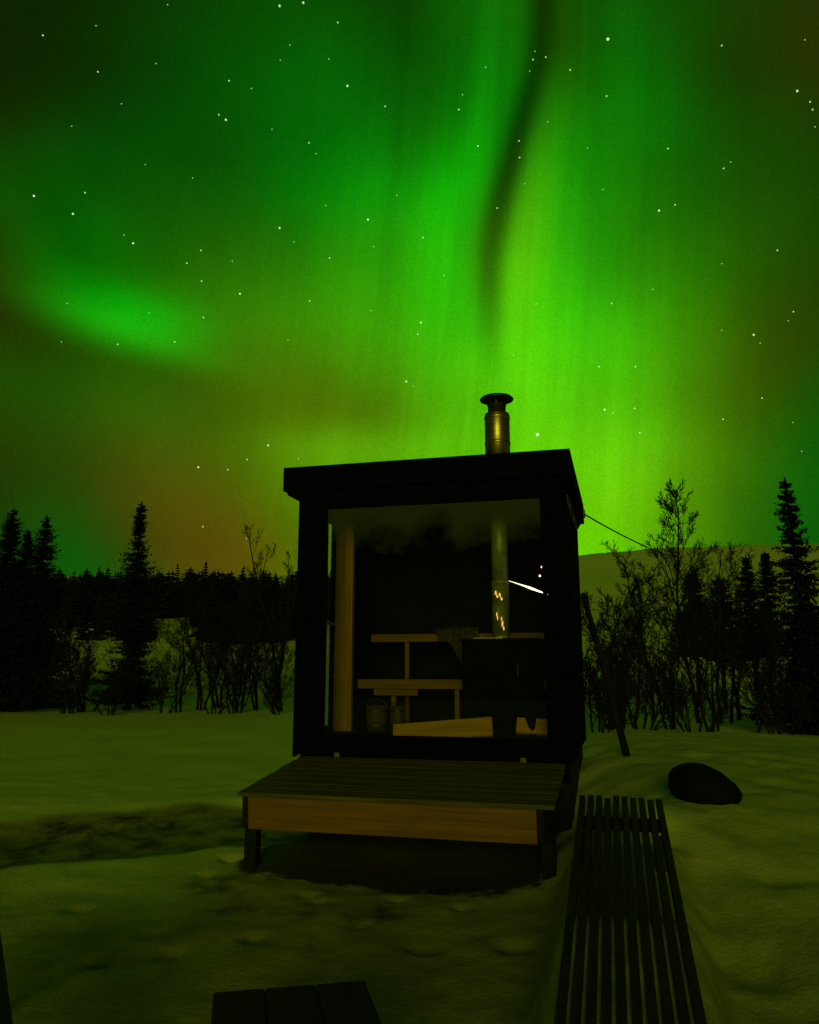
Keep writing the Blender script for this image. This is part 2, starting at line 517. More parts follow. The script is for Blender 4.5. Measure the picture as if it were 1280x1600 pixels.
L.new(hs.outputs[0], bp_.inputs['Height'])
L.new(bp_.outputs[0], p.inputs['Normal'])
M['snow'] = sn


# ------------------------------------------------------------------ snow ground, rising to the fell behind
def sst(a, b, x):
    t = min(1.0, max(0.0, (x - a) / (b - a)))
    return t * t * (3 - 2 * t)


def lerp_list(x, pts):
    if x <= pts[0][0]: return pts[0][1]
    for (x0, y0), (x1, y1) in zip(pts, pts[1:]):
        if x <= x1:
            t = (x - x0) / (x1 - x0)
            return y0 + (y1 - y0) * t
    return pts[-1][1]


def seg_dist(x, y, pts):
    best = 1e9
    for (x0, y0), (x1, y1) in zip(pts, pts[1:]):
        dx, dy = x1 - x0, y1 - y0
        t = max(0, min(1, ((x - x0) * dx + (y - y0) * dy) / (dx * dx + dy * dy)))
        best = min(best, math.hypot(x - x0 - t * dx, y - y0 - t * dy))
    return best


PATH = [(-1.0, 7.35), (-1.7, 7.2), (-3.3, 6.5), (-5.2, 5.7), (-8.2, 4.4)]
DENTS = [(395, 1468, .05, .08), (125, 1418, .05, .07), (495, 1400, .04, .06), (265, 1490, .05, .04), (150, 1505, .07, .05),
         (480, 1388, .05, .08), (505, 1402, .04, .07), (360, 1335, .05, .08), (320, 1360, .05, .05), (660, 1480, .06, .05),
         (800, 1475, .07, .07), (720, 1410, .05, .05), (560, 1445, .05, .05), (620, 1395, .04, .05), (230, 1460, .06, .03),
         (1180, 1400, .12, .04), (1130, 1500, .15, .04), (1210, 1300, .14, .05)]
HZ = [(-200, -9.0), (-60, -3.0), (-20, -1.65), (2.2, -1.52), (5.4, -1.40), (8.0, -1.22), (14, -1.16), (24, -1.12), (27, -1.05),
      (40, 0.9), (70, 4.9), (110, 13.0)]


def base_z(x, y):
    z = lerp_list(y, HZ)
    # bank of cleared snow on the right of the cabin and the bench
    z += 0.42 * sst(0.95, 2.2, x) * sst(3.4, 6.2, y) * (1 - 0.45 * sst(9, 14, y)) * (1 - 0.5 * sst(3, 7, x))
    z += 0.36 * math.exp(-((x - 1.38) / 0.42) ** 2 - ((y - 5.70) / 0.5) ** 2)
    ub = abs((x - 0.74) * 0.969 - (y - 2.93) * 0.2465); vb = (x - 0.74) * 0.2465 + (y - 2.93) * 0.969
    if ub < 0.6 and -1.2 < vb < 2.6:   # snow packed under the near slats, a hollow under the far ones
        aim = -1.164 + 0.158 * vb - 0.020 - 0.26 * sst(0.7, 1.5, vb)
        z = z + (aim - z) * (1 - sst(0.24, 0.46, ub)) * sst(-1.2, -0.4, vb) * (1 - sst(2.36, 2.46, vb))
    z += 0.06 * sst(1.2, 2.5, x) * sst(1.5, 3.5, y) * (1 - sst(4.2, 5.8, y))
    if y > 110:
        ridge = lerp_list(x, [(-300, 8.0), (-60, 11.0), (-14, 16.0), (12, 22.0), (40, 25.6), (62, 27.7), (95, 28.3), (200, 29.0), (400, 27.0)])
        t = sst(80, 185, y)
        z = 13.0 * (1 - sst(110, 185, y)) + ridge * sst(110, 185, y) - 0.0012 * max(0, y - 190) ** 2 / 4
        z = max(z, -40)
    return z


DP = []
for px, py, r, dep in DENTS:
    q = ray(px, py); Yd = 4.0
    for _ in range(12):
        Yd = base_z(q.x * Yd, Yd) / q.z
    DP.append((q.x * Yd, Yd, r, dep))


def ground_z(x, y, detail=True):
    z = base_z(x, y)
    ub = abs((x - 0.74) * 0.969 - (y - 2.93) * 0.2465); vb = (x - 0.74) * 0.2465 + (y - 2.93) * 0.969
    if detail and ub < 0.3 and -1.0 < vb < 1.2:
        return z + 0.010 * noise.noise(Vector((x * 5, y * 5, 8)))   # packed level between the slats
    if not detail:
        return z
    d = seg_dist(x, y, PATH)
    if d < 1.3 and y < 9:
        wob_ = 0.12 * noise.noise(Vector((x * 1.7, y * 1.7, 3)))
        t = 1 - sst(0.35, 0.85, d + wob_)
        z -= 0.09 * t
        z += t * 0.02 * noise.noise(Vector((x * 4, y * 4, 7)))
    near = math.hypot(x, y)
    a = 0.025 if near < 12 else 0.06
    z += a * noise.noise(Vector((x * 0.8, y * 0.8, 1))) + 0.25 * a * noise.noise(Vector((x * 2.6, y * 2.6, 2)))
    if near < 11:
        rough = 0.014 + 0.012 * sst(1.0, 1.8, x)
        z += rough * noise.noise(Vector((x * 3.1, y * 3.1, 5))) + 0.35 * rough * noise.noise(Vector((x * 8, y * 8, 6)))
        for (dx_, dy_, r, dep) in DP:
            e = ((x - dx_) ** 2 + (y - dy_) ** 2) / (r * r)
            if e < 9: z -= dep * math.exp(-e)
        # hollow trampled under the deck
        z -= 0.10 * math.exp(-((x + 0.1) / 1.1) ** 2 - ((y - 6.0) / 0.6) ** 2)
    if y > 30:
        z += 0.5 * noise.noise(Vector((x * 0.05, y * 0.05, 9))) + 0.12 * noise.noise(Vector((x * 0.3, y * 0.3, 4)))
    return z


def axis(lo, hi, step, far_lo, far_hi, gfac):
    mid_ = list(np.arange(lo, hi + 1e-6, step))
    out, s, x = [], step, hi
    while x < far_hi:
        s *= gfac; x += s; out.append(x)
    left, s, x = [], step, lo
    while x > far_lo:
        s *= gfac; x -= s; left.append(x)
    return left[::-1] + mid_ + out


xs = axis(-3.6, 3.4, 0.045, -420, 460, 1.09)
ys = axis(1.0, 8.6, 0.045, -160, 520, 1.085)
vs = [(x, y, ground_z(x, y)) for y in ys for x in xs]
nx = len(xs)
fs = [(j * nx + i, j * nx + i + 1, (j + 1) * nx + i + 1, (j + 1) * nx + i) for j in range(len(ys) - 1) for i in range(nx - 1)]
gb = MB(); gb.v, gb.f = vs, fs
ground = gb.build('snow_ground', M['snow'], None, True)
tag(ground, kind='structure')
CABX, CABY = -0.926, 7.11
tr_, li_ = [], []
for (x, y, z) in vs:
    t = l = 0.0
    if -12 < x < 7 and 0 < y < 10:
        n_ = noise.noise(Vector((x * 2.2, y * 2.2, 11)))
        d = seg_dist(x, y, PATH)
        t = max(t, 1.3 * (1 - sst(0.60, 0.85, d + 0.12 * n_)))
        l = max(l, 1.12 * (1 - sst(0.55, 0.80, d + 0.12 * n_)))
        e = math.hypot((x + 0.05) / 1.7, (y - 5.6) / 1.1) + 0.3 * n_      # trampled apron in front of the deck
        t = max(t, 0.75 * (1 - sst(0.6, 1.35, e)))
        t = max(t, 0.92 * (1 - sst(1.6, 3.1, math.hypot(x * 0.42, (y - 3.1) * 0.95) + 0.45 * n_)))  # trampled foreground, with its dimmer light put into the snow tone
        t = max(t, 1.1 * sst(3.6, 4.3, y) * (1 - sst(0.25, 0.36, abs((x - 0.74) * 0.969 - (y - 2.93) * 0.2465) + 0.08 * n_)) * (1 - sst(5.15, 5.3, y)))  # shade below the far bench slats painted into the snow
        t = max(t, 0.62 * sst(1.2, 2.0, x) * (1 - sst(7.0, 12.0, y)))
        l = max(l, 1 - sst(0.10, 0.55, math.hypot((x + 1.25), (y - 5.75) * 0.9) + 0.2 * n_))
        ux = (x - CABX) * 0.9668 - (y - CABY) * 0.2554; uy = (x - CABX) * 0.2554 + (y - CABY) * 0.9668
        l = max(l, 2.2 * sst(-0.15, 0.12, ux + 0.15 * n_) * (1 - sst(2.05, 2.25, ux + 0.12 * n_)) * sst(-1.55, -0.90, uy + 0.22 * n_))   # shade under deck and cabin, painted into the ground as dark soil
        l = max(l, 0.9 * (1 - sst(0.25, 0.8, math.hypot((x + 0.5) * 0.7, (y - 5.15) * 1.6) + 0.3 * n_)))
    tr_.append(t); li_.append(l)
for nm, arr in (('trodden_shade', tr_), ('litter_shade', li_)):
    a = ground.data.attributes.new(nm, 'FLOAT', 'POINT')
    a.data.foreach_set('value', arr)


def on_ground(px, py, y0=6.0):
    """The point where the line of sight through a pixel meets the snow."""
    q = ray(px, py); Y = y0
    for _ in range(40):
        Y = 0.5 * Y + 0.5 * min(60, max(1.0, base_z(q.x * Y, Y) / q.z if q.z < -1e-4 else 60))
    return Vector((q.x * Y, Y, base_z(q.x * Y, Y)))


# ------------------------------------------------------------------ the cabin
YAW = math.radians(14.8)
CAB = Vector((-0.926, 7.11, -0.725))
cabin = empty('sauna_cabin', CAB, -YAW,
              'small black boxy sauna cabin with one big front window, standing on the snow', 'cabin')
WL0, WR0 = -0.07, 2.30          # outer wall faces
DEP = 2.2
w = MB()
for k in range(14):             # front wall: boards left and right of the window
    z0, z1 = -0.0 + k * 0.1665, -0.006 + (k + 1) * 0.1665
    w.box(WL0, 0.150, 0.0, 0.045, z0, z1)
    w.box(2.135, WR0, 0.0, 0.045, z0, z1)
w.box(0.150, 2.135, 0.002, 0.045, 0.0, 0.140)
w.box(0.150, 2.135, 0.002, 0.045, 2.185, 2.325)
w.box(0.0, 0.148, 0.045, 0.09, 0.0, 2.325)
w.box(2.137, 2.235, 0.045, 0.09, 0.0, 2.325)
w.build('front_wall', M['black_paint'], cabin, False, 0.004)
w = MB()
for k in range(14):
    z0, z1 = k * 0.1665, -0.006 + (k + 1) * 0.1665
    w.box(WR0 - 0.045, WR0, 0.047, DEP - 0.047, z0, z1)                # right wall
    w.box(WL0, WL0 + 0.045, 0.80, DEP - 0.047, z0, z1)                 # left wall behind the side window
    w.box(WL0, WR0, DEP - 0.045, DEP, z0, z1)                          # back wall
w.box(WL0, WL0 + 0.045, 0.047, 0.80, 0.0, 0.16)
w.box(WL0, WL0 + 0.045, 0.047, 0.80, 2.18, 2.325)
w.box(WL0, WL0 + 0.045, 0.047, 0.13, 0.16, 2.18)
w.box(WL0 - 0.022, WL0, -0.0, 0.07, -0.02, 2.28)                       # corner boards
w.box(WR0, WR0 + 0.022, -0.0, 0.07, 0.02, 2.28)
w.build('wall', M['black_paint'], cabin, False, 0.004)
w = MB()
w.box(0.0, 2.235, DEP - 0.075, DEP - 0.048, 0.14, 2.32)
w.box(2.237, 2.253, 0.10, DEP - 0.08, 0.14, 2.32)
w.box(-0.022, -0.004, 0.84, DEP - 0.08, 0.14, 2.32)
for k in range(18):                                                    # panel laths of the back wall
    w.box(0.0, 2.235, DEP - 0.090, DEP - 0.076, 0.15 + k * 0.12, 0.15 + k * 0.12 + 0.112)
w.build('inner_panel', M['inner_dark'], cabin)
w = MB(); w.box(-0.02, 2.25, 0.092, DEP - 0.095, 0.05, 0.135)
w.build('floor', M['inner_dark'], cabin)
w = MB(); w.box(-0.02, 2.25, 0.092, DEP - 0.095, 2.322, 2.34)
w.build('ceiling', M['ceil'], cabin)
# roof with fascia boards
w = MB()
w.box(-0.205, 2.345, -0.04, 2.36, 2.345, 2.500)
w.build('roof', M['black_paint'], cabin, False, 0.006)
fa = MB()
fa.box(-0.228, 2.368, -0.064, -0.042, 2.325, 2.545)
fa.box(-0.228, -0.207, -0.040, 2.36, 2.325, 2.545)
fa.box(2.347, 2.368, -0.040, 2.36, 2.325, 2.545)
fa.box(-0.228, 2.368, 2.362, 2.384, 2.325, 2.545)
roof = [o for o in cabin.children if o.name.startswith('roof')][0]
fa.build('fascia', M['black_paint'], roof, False, 0.004)
                                                          # sloping soffit brackets
for s_, x0, x1 in ((0, -0.195, WL0 - 0.002), (1, 2.335, WR0 + 0.002)):
    so = MB(); so.add([(x0, -0.03, 2.343), (x1, -0.03, 2.343), (x1, -0.03, 2.235), (x0, -0.03, 2.29),
            (x0, 2.2, 2.343), (x1, 2.2, 2.343), (x1, 2.2, 2.235), (x0, 2.2, 2.29)],
           [(0, 1, 2, 3), (7, 6, 5, 4), (0, 4, 5, 1), (1, 5, 6, 2), (2, 6, 7, 3), (3, 7, 4, 0)])
    so.build('soffit', M['black_paint'], roof)
# window
win = MB()
for b in ((0.150, 0.186, 0.140, 2.185), (2.099, 2.135, 0.140, 2.185)):
    win.box(b[0], b[1], -0.006, 0.05, b[2], b[3])
win.box(0.186, 2.099, -0.006, 0.05, 0.140, 0.172)
win.box(0.186, 2.099, -0.006, 0.05, 2.150, 2.185)
wf = win.build('window', M['black_paint'], cabin, False, 0.003)
pane = MB().add([(0.18, 0.02, 0.165), (2.105, 0.02, 0.165), (2.105, 0.02, 2.157), (0.18, 0.02, 2.157)], [(0, 1, 2, 3)])
pane.box(0.178, 2.107, 0.0201, 0.026, 0.163, 0.165)
pane.build('pane', M['glass'], wf)
sd = MB()
sd.box(-0.055, -0.025, 0.13, 0.165, 0.16, 2.18); sd.box(-0.055, -0.025, 0.787, 0.80, 0.16, 2.18)
sd.box(-0.055, -0.025, 0.165, 0.787, 0.16, 0.195); sd.box(-0.055, -0.025, 0.165, 0.787, 2.145, 2.18)
sw = sd.build('side_window', M['black_paint'], cabin, False, 0.003)
MB().add([(-0.04, 0.16, 0.19), (-0.04, 0.79, 0.19), (-0.04, 0.79, 2.15), (-0.04, 0.16, 2.15)], [(0, 1, 2, 3)]).build('pane', M['glass'], sw)
lt = MB(); lt.box(-0.022, 0.0, 0.60, 0.70, 1.14, 1.165); lt.tube([(-0.01, 0.69, 1.15), (0.025, 0.69, 1.15), (0.03, 0.60, 1.15)], 0.009, 8)
lt.build('latch', M['steel'], sw)
w = MB(); w.box(-0.018, 0.165, 0.80, 0.86, 0.137, 2.318)
w.build('door_post', M['post'], cabin, False, 0.004)
w = MB()
for x0 in (0.04, 1.10, 2.12):
    w.box(x0, x0 + 0.14, 0.05, DEP - 0.05, -0.62, -0.006)
w.build('skid', M['dark_wood'], cabin, False, 0.006)
w = MB(); w.box(WL0 + 0.05, WR0 - 0.03, -0.004, 0.04, -0.15, -0.004)
w.build('base_board', M['black_paint'], cabin)
for x0 in (0.30, 1.88):
    sb_ = MB(); sb_.box(x0, x0 + 0.045, -0.018, -0.006, -0.05, 0.025)
    sb_.build('cleat', M['webbing'], cabin)
# chimney
CH = (1.635, 0.80)
ch = MB()
ch.lathe([(0.122, 2.505), (0.122, 3.165), (0.116, 3.18), (0.10, 3.185)], (CH[0], CH[1], 0), 40)
chim = ch.build('chimney', M['steel'], cabin, True)
for z in (2.52, 2.86, 3.12):
    rg = MB(); rg.lathe([(0.1225, z), (0.1265, z + 0.004), (0.1265, z + 0.026), (0.1225, z + 0.03)], (CH[0], CH[1], 0), 40, False)
    rg.build('seam_band', M['steel'], chim, True)
nk = MB(); nk.lathe([(0.088, 3.186), (0.088, 3.255), (0.094, 3.26), (0.094, 3.272), (0.05, 3.28)], (CH[0], CH[1], 0), 32)
nk.build('neck', M['soot_steel'], chim, True)
cp = MB()
cp.lathe([(0.03, 3.352), (0.150, 3.318), (0.164, 3.322), (0.166, 3.332), (0.150, 3.348), (0.08, 3.372), (0.01, 3.382)], (CH[0], CH[1], 0), 40)
for k in range(3):
    t = 0.6 + 2.094 * k
    x, y = CH[0] + 0.075 * math.cos(t), CH[1] + 0.075 * math.sin(t)
    cp.box(x - 0.008, x + 0.008, y - 0.008, y + 0.008, 3.25, 3.345)
cp.build('chimney_cap', M['soot_steel'], chim, False)

# ------------------------------------------------------------------ things inside the cabin
def in_cab(x, y, z):
    return cabin.matrix_basis @ Vector((x, y, z))


def cab_empty(name, x, y, z, label, cat, group=None):
    return empty(name, in_cab(x, y, z), -YAW, label, cat, group)


# upper and lower sauna benches (local origin at their left front corner on the floor)
b = cab_empty('sauna_bench', 0.14, 1.50, 0.137, 'upper tier of the plain pine sauna benches against the back wall of the cabin', 'bench')
m_ = MB(); m_.box(0, 2.06, 0, 0.035, 0.865, 0.945); m_.build('front_board', M['pine_x'], b, False, 0.004)
m_ = MB()
for k in range(5): m_.box(0, 2.06, 0.037 + k * 0.11, 0.137 + k * 0.11, 0.915, 0.944)
m_.build('seat', M['pine_x'], b, False, 0.003)
for x in (0.36, 1.10, 1.98):
    m_ = MB(); m_.box(x, x + 0.045, 0.04, 0.085, 0.0, 0.864); m_.build('leg', M['pine_z'], b, False, 0.003)
b2 = cab_empty('sauna_bench', 0.14, 1.06, 0.137, 'lower tier of the plain pine sauna benches, just behind the stove', 'bench')
m_ = MB(); m_.box(0, 2.06, 0, 0.035, 0.395, 0.485); m_.build('front_board', M['pine_x'], b2, False, 0.004)
m_ = MB(); m_.box(0.17, 0.62, -0.004, 0.03, 0.330, 0.392); m_.build('apron', M['pine_x'], b2, False, 0.004)
m_ = MB()
for k in range(4): m_.box(0, 2.06, 0.037 + k * 0.1, 0.128 + k * 0.1, 0.455, 0.484)
m_.build('seat', M['pine_x'], b2, False, 0.003)
for x in (0.34, 0.98, 1.96):
    m_ = MB(); m_.box(x, x + 0.045, 0.04, 0.085, 0.0, 0.394); m_.build('leg', M['pine_z'], b2, False, 0.003)

# towel draped over the upper bench
tw = MB()
nu, nv = 16, 18
for j in range(nv):
    for i in range(nu):
        u, v_ = i / (nu - 1), j / (nv - 1)
        x = 0.86 + 0.46 * u + 0.02 * math.sin(9 * v_)
        s_ = v_ * 0.72
        hang = 0.10 + 0.34 * sst(0.15, 0.75, u) - 0.10 * sst(0.8, 1, u)
        if s_ < 0.36:
            yy, zz = 1.83 - s_, 1.096 + 0.03 + 0.05 * max(0, noise.noise(Vector((x * 6, s_ * 6, 0))))
        else:
            yy, zz = 1.478 - 0.012 * math.sin(14 * u), 1.115 - (s_ - 0.36) / 0.36 * hang
        tw.v.append((x, yy, zz))
for j in range(nv - 1):
    for i in range(nu - 1):
        a = j * nu + i
        tw.f.append((a, a + 1, a + nu + 1, a + nu))
tw.v = [tuple(in_cab(*q)) for q in tw.v]
t_ = tw.build('towel', M['cloth'], None, True)
sm = t_.modifiers.new('thick', 'SOLIDIFY'); sm.thickness = 0.008
tag(t_, 'mottled towel draped over the edge of the upper sauna bench', 'towel')

# two wooden buckets under the lower bench
def bucket(x, y, r, h, label):
    o = cab_empty('wooden_bucket', x, y, 0.137, label, 'bucket', 'buckets under the sauna bench')
    q = MB(); q.lathe([(r * 0.9, 0), (r, h), (r * 0.88, h), (r * 0.8, 0.03), (0.01, 0.03)], (0, 0, 0), 24)
    q.build('body', M['bucket'], o, True)
    for z in (0.22, 0.78):
        q = MB(); q.lathe([(r * 0.925, h * z), (r * 1.01, h * z), (r * 1.01, h * z + 0.018), (r * 0.935, h * z + 0.018)], (0, 0, 0), 24)
        q.build('hoop', M['soot_steel'], o)
    q = MB(); q.tube([(r * math.cos(t), 0, h * 0.92 + 0.7 * r * math.sin(t)) for t in [math.pi * k / 10 for k in range(11)]], 0.006, 6)
    q.build('handle', M['soot_steel'], o)


bucket(0.40, 0.88, 0.105, 0.24, 'wider wooden bucket on the cabin floor nearest the pine post')
bucket(0.60, 0.90, 0.075, 0.235, 'narrower wooden bucket on the cabin floor, on the right of the wider one')

# stove: firebox on splayed legs, flue pipe up to the ceiling
st = cab_empty('wood_stove', 1.63, 0.80, 0.137, 'black iron wood stove with a steel flue pipe behind the front window', 'stove')
q = MB(); q.box(-0.33, 0.36, -0.24, 0.26, 0.26, 0.835)
q.build('firebox', M['iron'], st, False, 0.012)
q = MB(); q.box(-0.345, 0.375, -0.255, 0.275, 0.837, 0.857)
q.build('top_plate', M['iron'], st, False, 0.004)
q = MB(); q.box(-0.20, 0.22, -0.262, -0.242, 0.36, 0.72)
dr = q.build('stove_door', M['iron'], st, False, 0.006)
q = MB(); q.tube([(0.18, -0.264, 0.52), (0.18, -0.30, 0.52), (0.18, -0.30, 0.62), (0.18, -0.264, 0.62)], 0.008, 8)
q.build('handle', M['soot_steel'], dr)
for sx, x0, x1 in ((-1, -0.22, -0.13), (1, 0.26, 0.30)):
    for y0, y1 in ((-0.20, -0.24), (0.20, 0.22)):
        q = MB(); q.tube([(x0, y0, 0.258), (x1, y1, 0.0)], [0.055, 0.032], 8); q.build('leg', M['iron'], st)
q = MB(); q.lathe([(0.082, 0.895), (0.082, 1.372), (0.086, 1.374), (0.086, 1.395), (0.080, 1.398)], (0, 0, 0), 32)
q.lathe([(0.066, 0.858), (0.066, 0.894)], (0, 0, 0), 24)
pp = q.build('flue_sleeve', M['flue'], st, True)
q = MB(); q.lathe([(0.076, 1.40), (0.076, 2.18)], (0, 0, 0), 32)
q.build('flue_pipe', M['flue'], st, True)
# fire glints reflected on the sleeve, painted as small glowing patches
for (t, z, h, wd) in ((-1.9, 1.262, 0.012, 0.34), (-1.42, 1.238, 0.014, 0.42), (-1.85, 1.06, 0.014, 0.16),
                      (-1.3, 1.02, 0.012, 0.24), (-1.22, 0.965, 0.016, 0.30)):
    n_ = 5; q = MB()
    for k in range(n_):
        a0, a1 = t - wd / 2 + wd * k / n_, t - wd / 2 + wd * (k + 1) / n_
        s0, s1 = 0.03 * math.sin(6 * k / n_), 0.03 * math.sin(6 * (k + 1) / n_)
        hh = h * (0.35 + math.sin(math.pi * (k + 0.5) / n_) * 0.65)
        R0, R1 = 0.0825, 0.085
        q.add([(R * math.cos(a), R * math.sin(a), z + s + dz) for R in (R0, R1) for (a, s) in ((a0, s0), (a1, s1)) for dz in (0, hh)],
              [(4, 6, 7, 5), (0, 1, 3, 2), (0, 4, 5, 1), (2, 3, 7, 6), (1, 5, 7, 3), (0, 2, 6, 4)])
    q.build('glint_patch', M['flue_glint'], pp)
q = MB(); q.box(-0.22, 0.04, -0.258, -0.256, 0.8575, 0.862)  # bright strip standing in for the highlight on the top edge
q.build('edge_highlight', M['steel'], st)

# added glowing streak and two points on holders, standing in for glass reflections
la = cab_empty('reflection_streak', 1.72, 0.74, 1.53, 'slender glowing streak slanting away beside the stove pipe, standing in for a reflection in the glass', 'glint')
q = MB(); q.tube([(0.0, 0, 0.0), (0.10, 0.01, -0.035), (0.19, 0.02, -0.068), (0.27, 0.03, -0.10), (0.36, 0.04, -0.135)], [0.0015, 0.004, 0.011, 0.008, 0.0015], 10)
q.build('tube', M['glint'], la, True)
q = MB(); q.tube([(-0.0, 0.02, 0.0), (0.37, 0.06, -0.139)], 0.006, 6); q.tube([(0.37, 0.06, -0.139), (0.52, 0.10, -0.14)], 0.006, 6)
q.build('glint_holder', M['soot_steel'], la)
for x, z, mt, lab in ((2.04, 1.625, 'glint_red', 'tiny reddish glowing point standing in for a reflection in the glass, higher of the two'),
                      (2.02, 1.545, 'glint', 'tiny pale glowing point standing in for a reflection in the glass, lower of the two')):
    q = MB(); q.lathe([(0.002, 0), (0.008, 0.004), (0.009, 0.010), (0.006, 0.016), (0.002, 0.019)], (0, 0, 0), 12)
    o = cab_empty('glint_point', x, 0.62, z, lab, 'glint', 'tiny stand-in reflections beside the flue')
    q.build('glint_bead', M[mt], o, True)
    q = MB(); q.tube([(0, 0, 0), (0.02, 0.01, -0.02), (0.20, 0.06, -0.03)], 0.004, 6)
    q.build('glint_holder', M['soot_steel'], o)

# loose planks on the floor
q = MB(); q.box(-0.44, 0.44, -0.085, 0.085, 0.0, 0.045)
pl = q.build('loose_plank', M['board'], None, False, 0.004)
pl.location = in_cab(1.16, 0.38, 0.185); pl.rotation_euler = (math.radians(62), math.radians(-5), -YAW + math.radians(3))
tag(pl, 'pale pine board lying on the cabin floor left of the stove legs', 'board')
q = MB(); q.box(-0.22, 0.22, -0.07, 0.07, 0.0, 0.05)
pl2 = q.build('loose_plank', M['board'], None, False, 0.004)
pl2.location = in_cab(2.0, 0.60, 0.21); pl2.rotation_euler = (math.radians(62), math.radians(3), -YAW)
tag(pl2, 'short pale pine board on the cabin floor right of the stove legs', 'board')

# ------------------------------------------------------------------ deck in front
dk = empty('deck', in_cab(0.0, 0, 0) + Vector((0, 0, -0.008)), -YAW, 'low wooden deck of frosted boards in front of the black cabin', 'deck')
TILT = Matrix.Rotation(math.radians(6.5), 4, 'X')
q = MB()
for k in range(8):
    y1 = -0.012 - k * 0.148
    q.box(-0.0 - 0.004 * (k % 3), 2.236 + 0.003 * (k % 2), y1 - 0.142, y1, -0.030, 0.0, TILT)
q.build('deck_boards', M['deck'], dk, False, 0.004)
q = MB(); q.box(0.055, 2.115, -1.150, -1.108, -0.265, -0.034, TILT)
q.build('front_board', M['pine_x'], dk, False, 0.004)
for x in (0.010, 2.120):
    q = MB(); q.box(x, x + 0.042, -1.148, -0.02, -0.262, -0.034, TILT @ Matrix(((1, 0.03 if x > 1 else 0, 0, 0.036 if x > 1 else 0), (0, 1, 0, 0), (0, 0, 1, 0), (0, 0, 0, 1)))); q.build('side_board', M['dark_wood'], dk, False, 0.004)
for x in (0.015, 2.135):
    zt = -0.265 - 1.04 * math.sin(math.radians(6.5))
    wx = in_cab(x + 0.04, -1.04, 0)
    zb = ground_z(wx.x, wx.y) - (CAB.z - 0.008) - 0.06
    q = MB(); q.box(x, x + 0.09, -1.085, -0.995, zb, zt); q.build('leg', M['dark_wood'], dk, False, 0.004)
for x in (0.7, 1.4):
    q = MB(); q.box(x, x + 0.045, -1.10, -0.03, -0.20, -0.036, TILT); q.build('joist', M['dark_wood'], dk)

# ------------------------------------------------------------------ slatted bench on the right, near the camera
BY = math.atan2(0.58, 2.28)
sl = empty('slatted_bench', (0.74, 2.93, -1.164), -BY, 'long dark slatted bench sloping out of the snow towards the camera', 'bench')
BT = Matrix.Rotation(math.radians(9.1), 4, 'X')
rb = random.Random(5)
for k in range(10):
    x = -0.252 + k * 0.0512
    q = MB(); q.box(x, x + 0.036, -0.62, 2.39 + rb.uniform(-0.03, 0.03), -0.05, rb.uniform(-0.003, 0.002), BT)
    q.build('slat', M['bench_wood'], sl, False, 0.004)
for y in (-0.56, 2.1):
    q = MB(); q.box(-0.245, 0.245, y, y + 0.07, -0.11, -0.052, BT); q.build('cross_rail', M['bench_wood'], sl, False, 0.004)
for y in (-0.42, 1.98):
    for x in (-0.24, 0.18):
        q = MB()
        wp = sl.matrix_basis @ Vector((x + 0.03, y + 0.03, 0))
        zt = (y + 0.03) * math.sin(math.radians(9.1)) - 0.10
        zb = min(zt - 0.05, ground_z(wp.x, wp.y) - sl.location.z - 0.08)
        q.box(x, x + 0.06, y, y + 0.06, zb, zt); q.build('leg', M['bench_wood'], sl, False, 0.004)

# stool at the bottom edge, bench at the left edge
def plank_seat(name, loc, rz, wx, ly, n, h, label, cat):
    o = empty(name, loc, rz, label, cat)
    bw = wx / n
    q = MB()
    for k in range(n): q.box(-wx / 2 + k * bw + 0.0008, -wx / 2 + (k + 1) * bw - 0.0008, -ly / 2, ly / 2, -0.045, 0.0)
    q.build('seat', M['bench_wood'], o, False, 0.006)
    for sx in (-1, 1):
        for sy in (-1, 1):
            q = MB(); cx_, cy_ = sx * (wx / 2 - 0.06), sy * (ly / 2 - 0.08)
            q.box(cx_ - 0.03, cx_ + 0.03, cy_ - 0.03, cy_ + 0.03, -h, -0.047); q.build('leg', M['bench_wood'], o, False, 0.004)
    q = MB(); q.box(-wx / 2 + 0.04, wx / 2 - 0.04, -ly / 2 + 0.05, -ly / 2 + 0.09, -0.13, -0.047); q.build('apron', M['bench_wood'], o); q = MB()
    q.box(-wx / 2 + 0.04, wx / 2 - 0.04, ly / 2 - 0.09, ly / 2 - 0.05, -0.13, -0.047)
    q.build('apron', M['bench_wood'], o)
    return o


rz = math.atan2(0.10, 0.473)
c_ = Vector((-0.383, 2.80, -1.0)) + Vector((math.sin(rz), -math.cos(rz), 0)) * 0.21
plank_seat('stool', c_, rz, 0.484, 0.42, 3, 0.60, 'low square dark plank stool at the bottom edge, nearest the camera', 'stool')
e0, e1 = Vector((-1.735, 3.63, -1.05)), Vector((-1.19, 2.64, -1.05))
dv = (e1 - e0).normalized(); nv_ = Vector((-dv.y, dv.x, 0)); nv_ = nv_ if nv_.x < 0 else -nv_
ctr = e0 + dv * 0.62 + nv_ * 0.20
plank_seat('plank_bench', ctr, math.atan2(-dv.x, dv.y) + math.pi, 0.40, 1.30, 3, 0.50, 'dark plank bench cut by the left edge near the camera', 'bench')

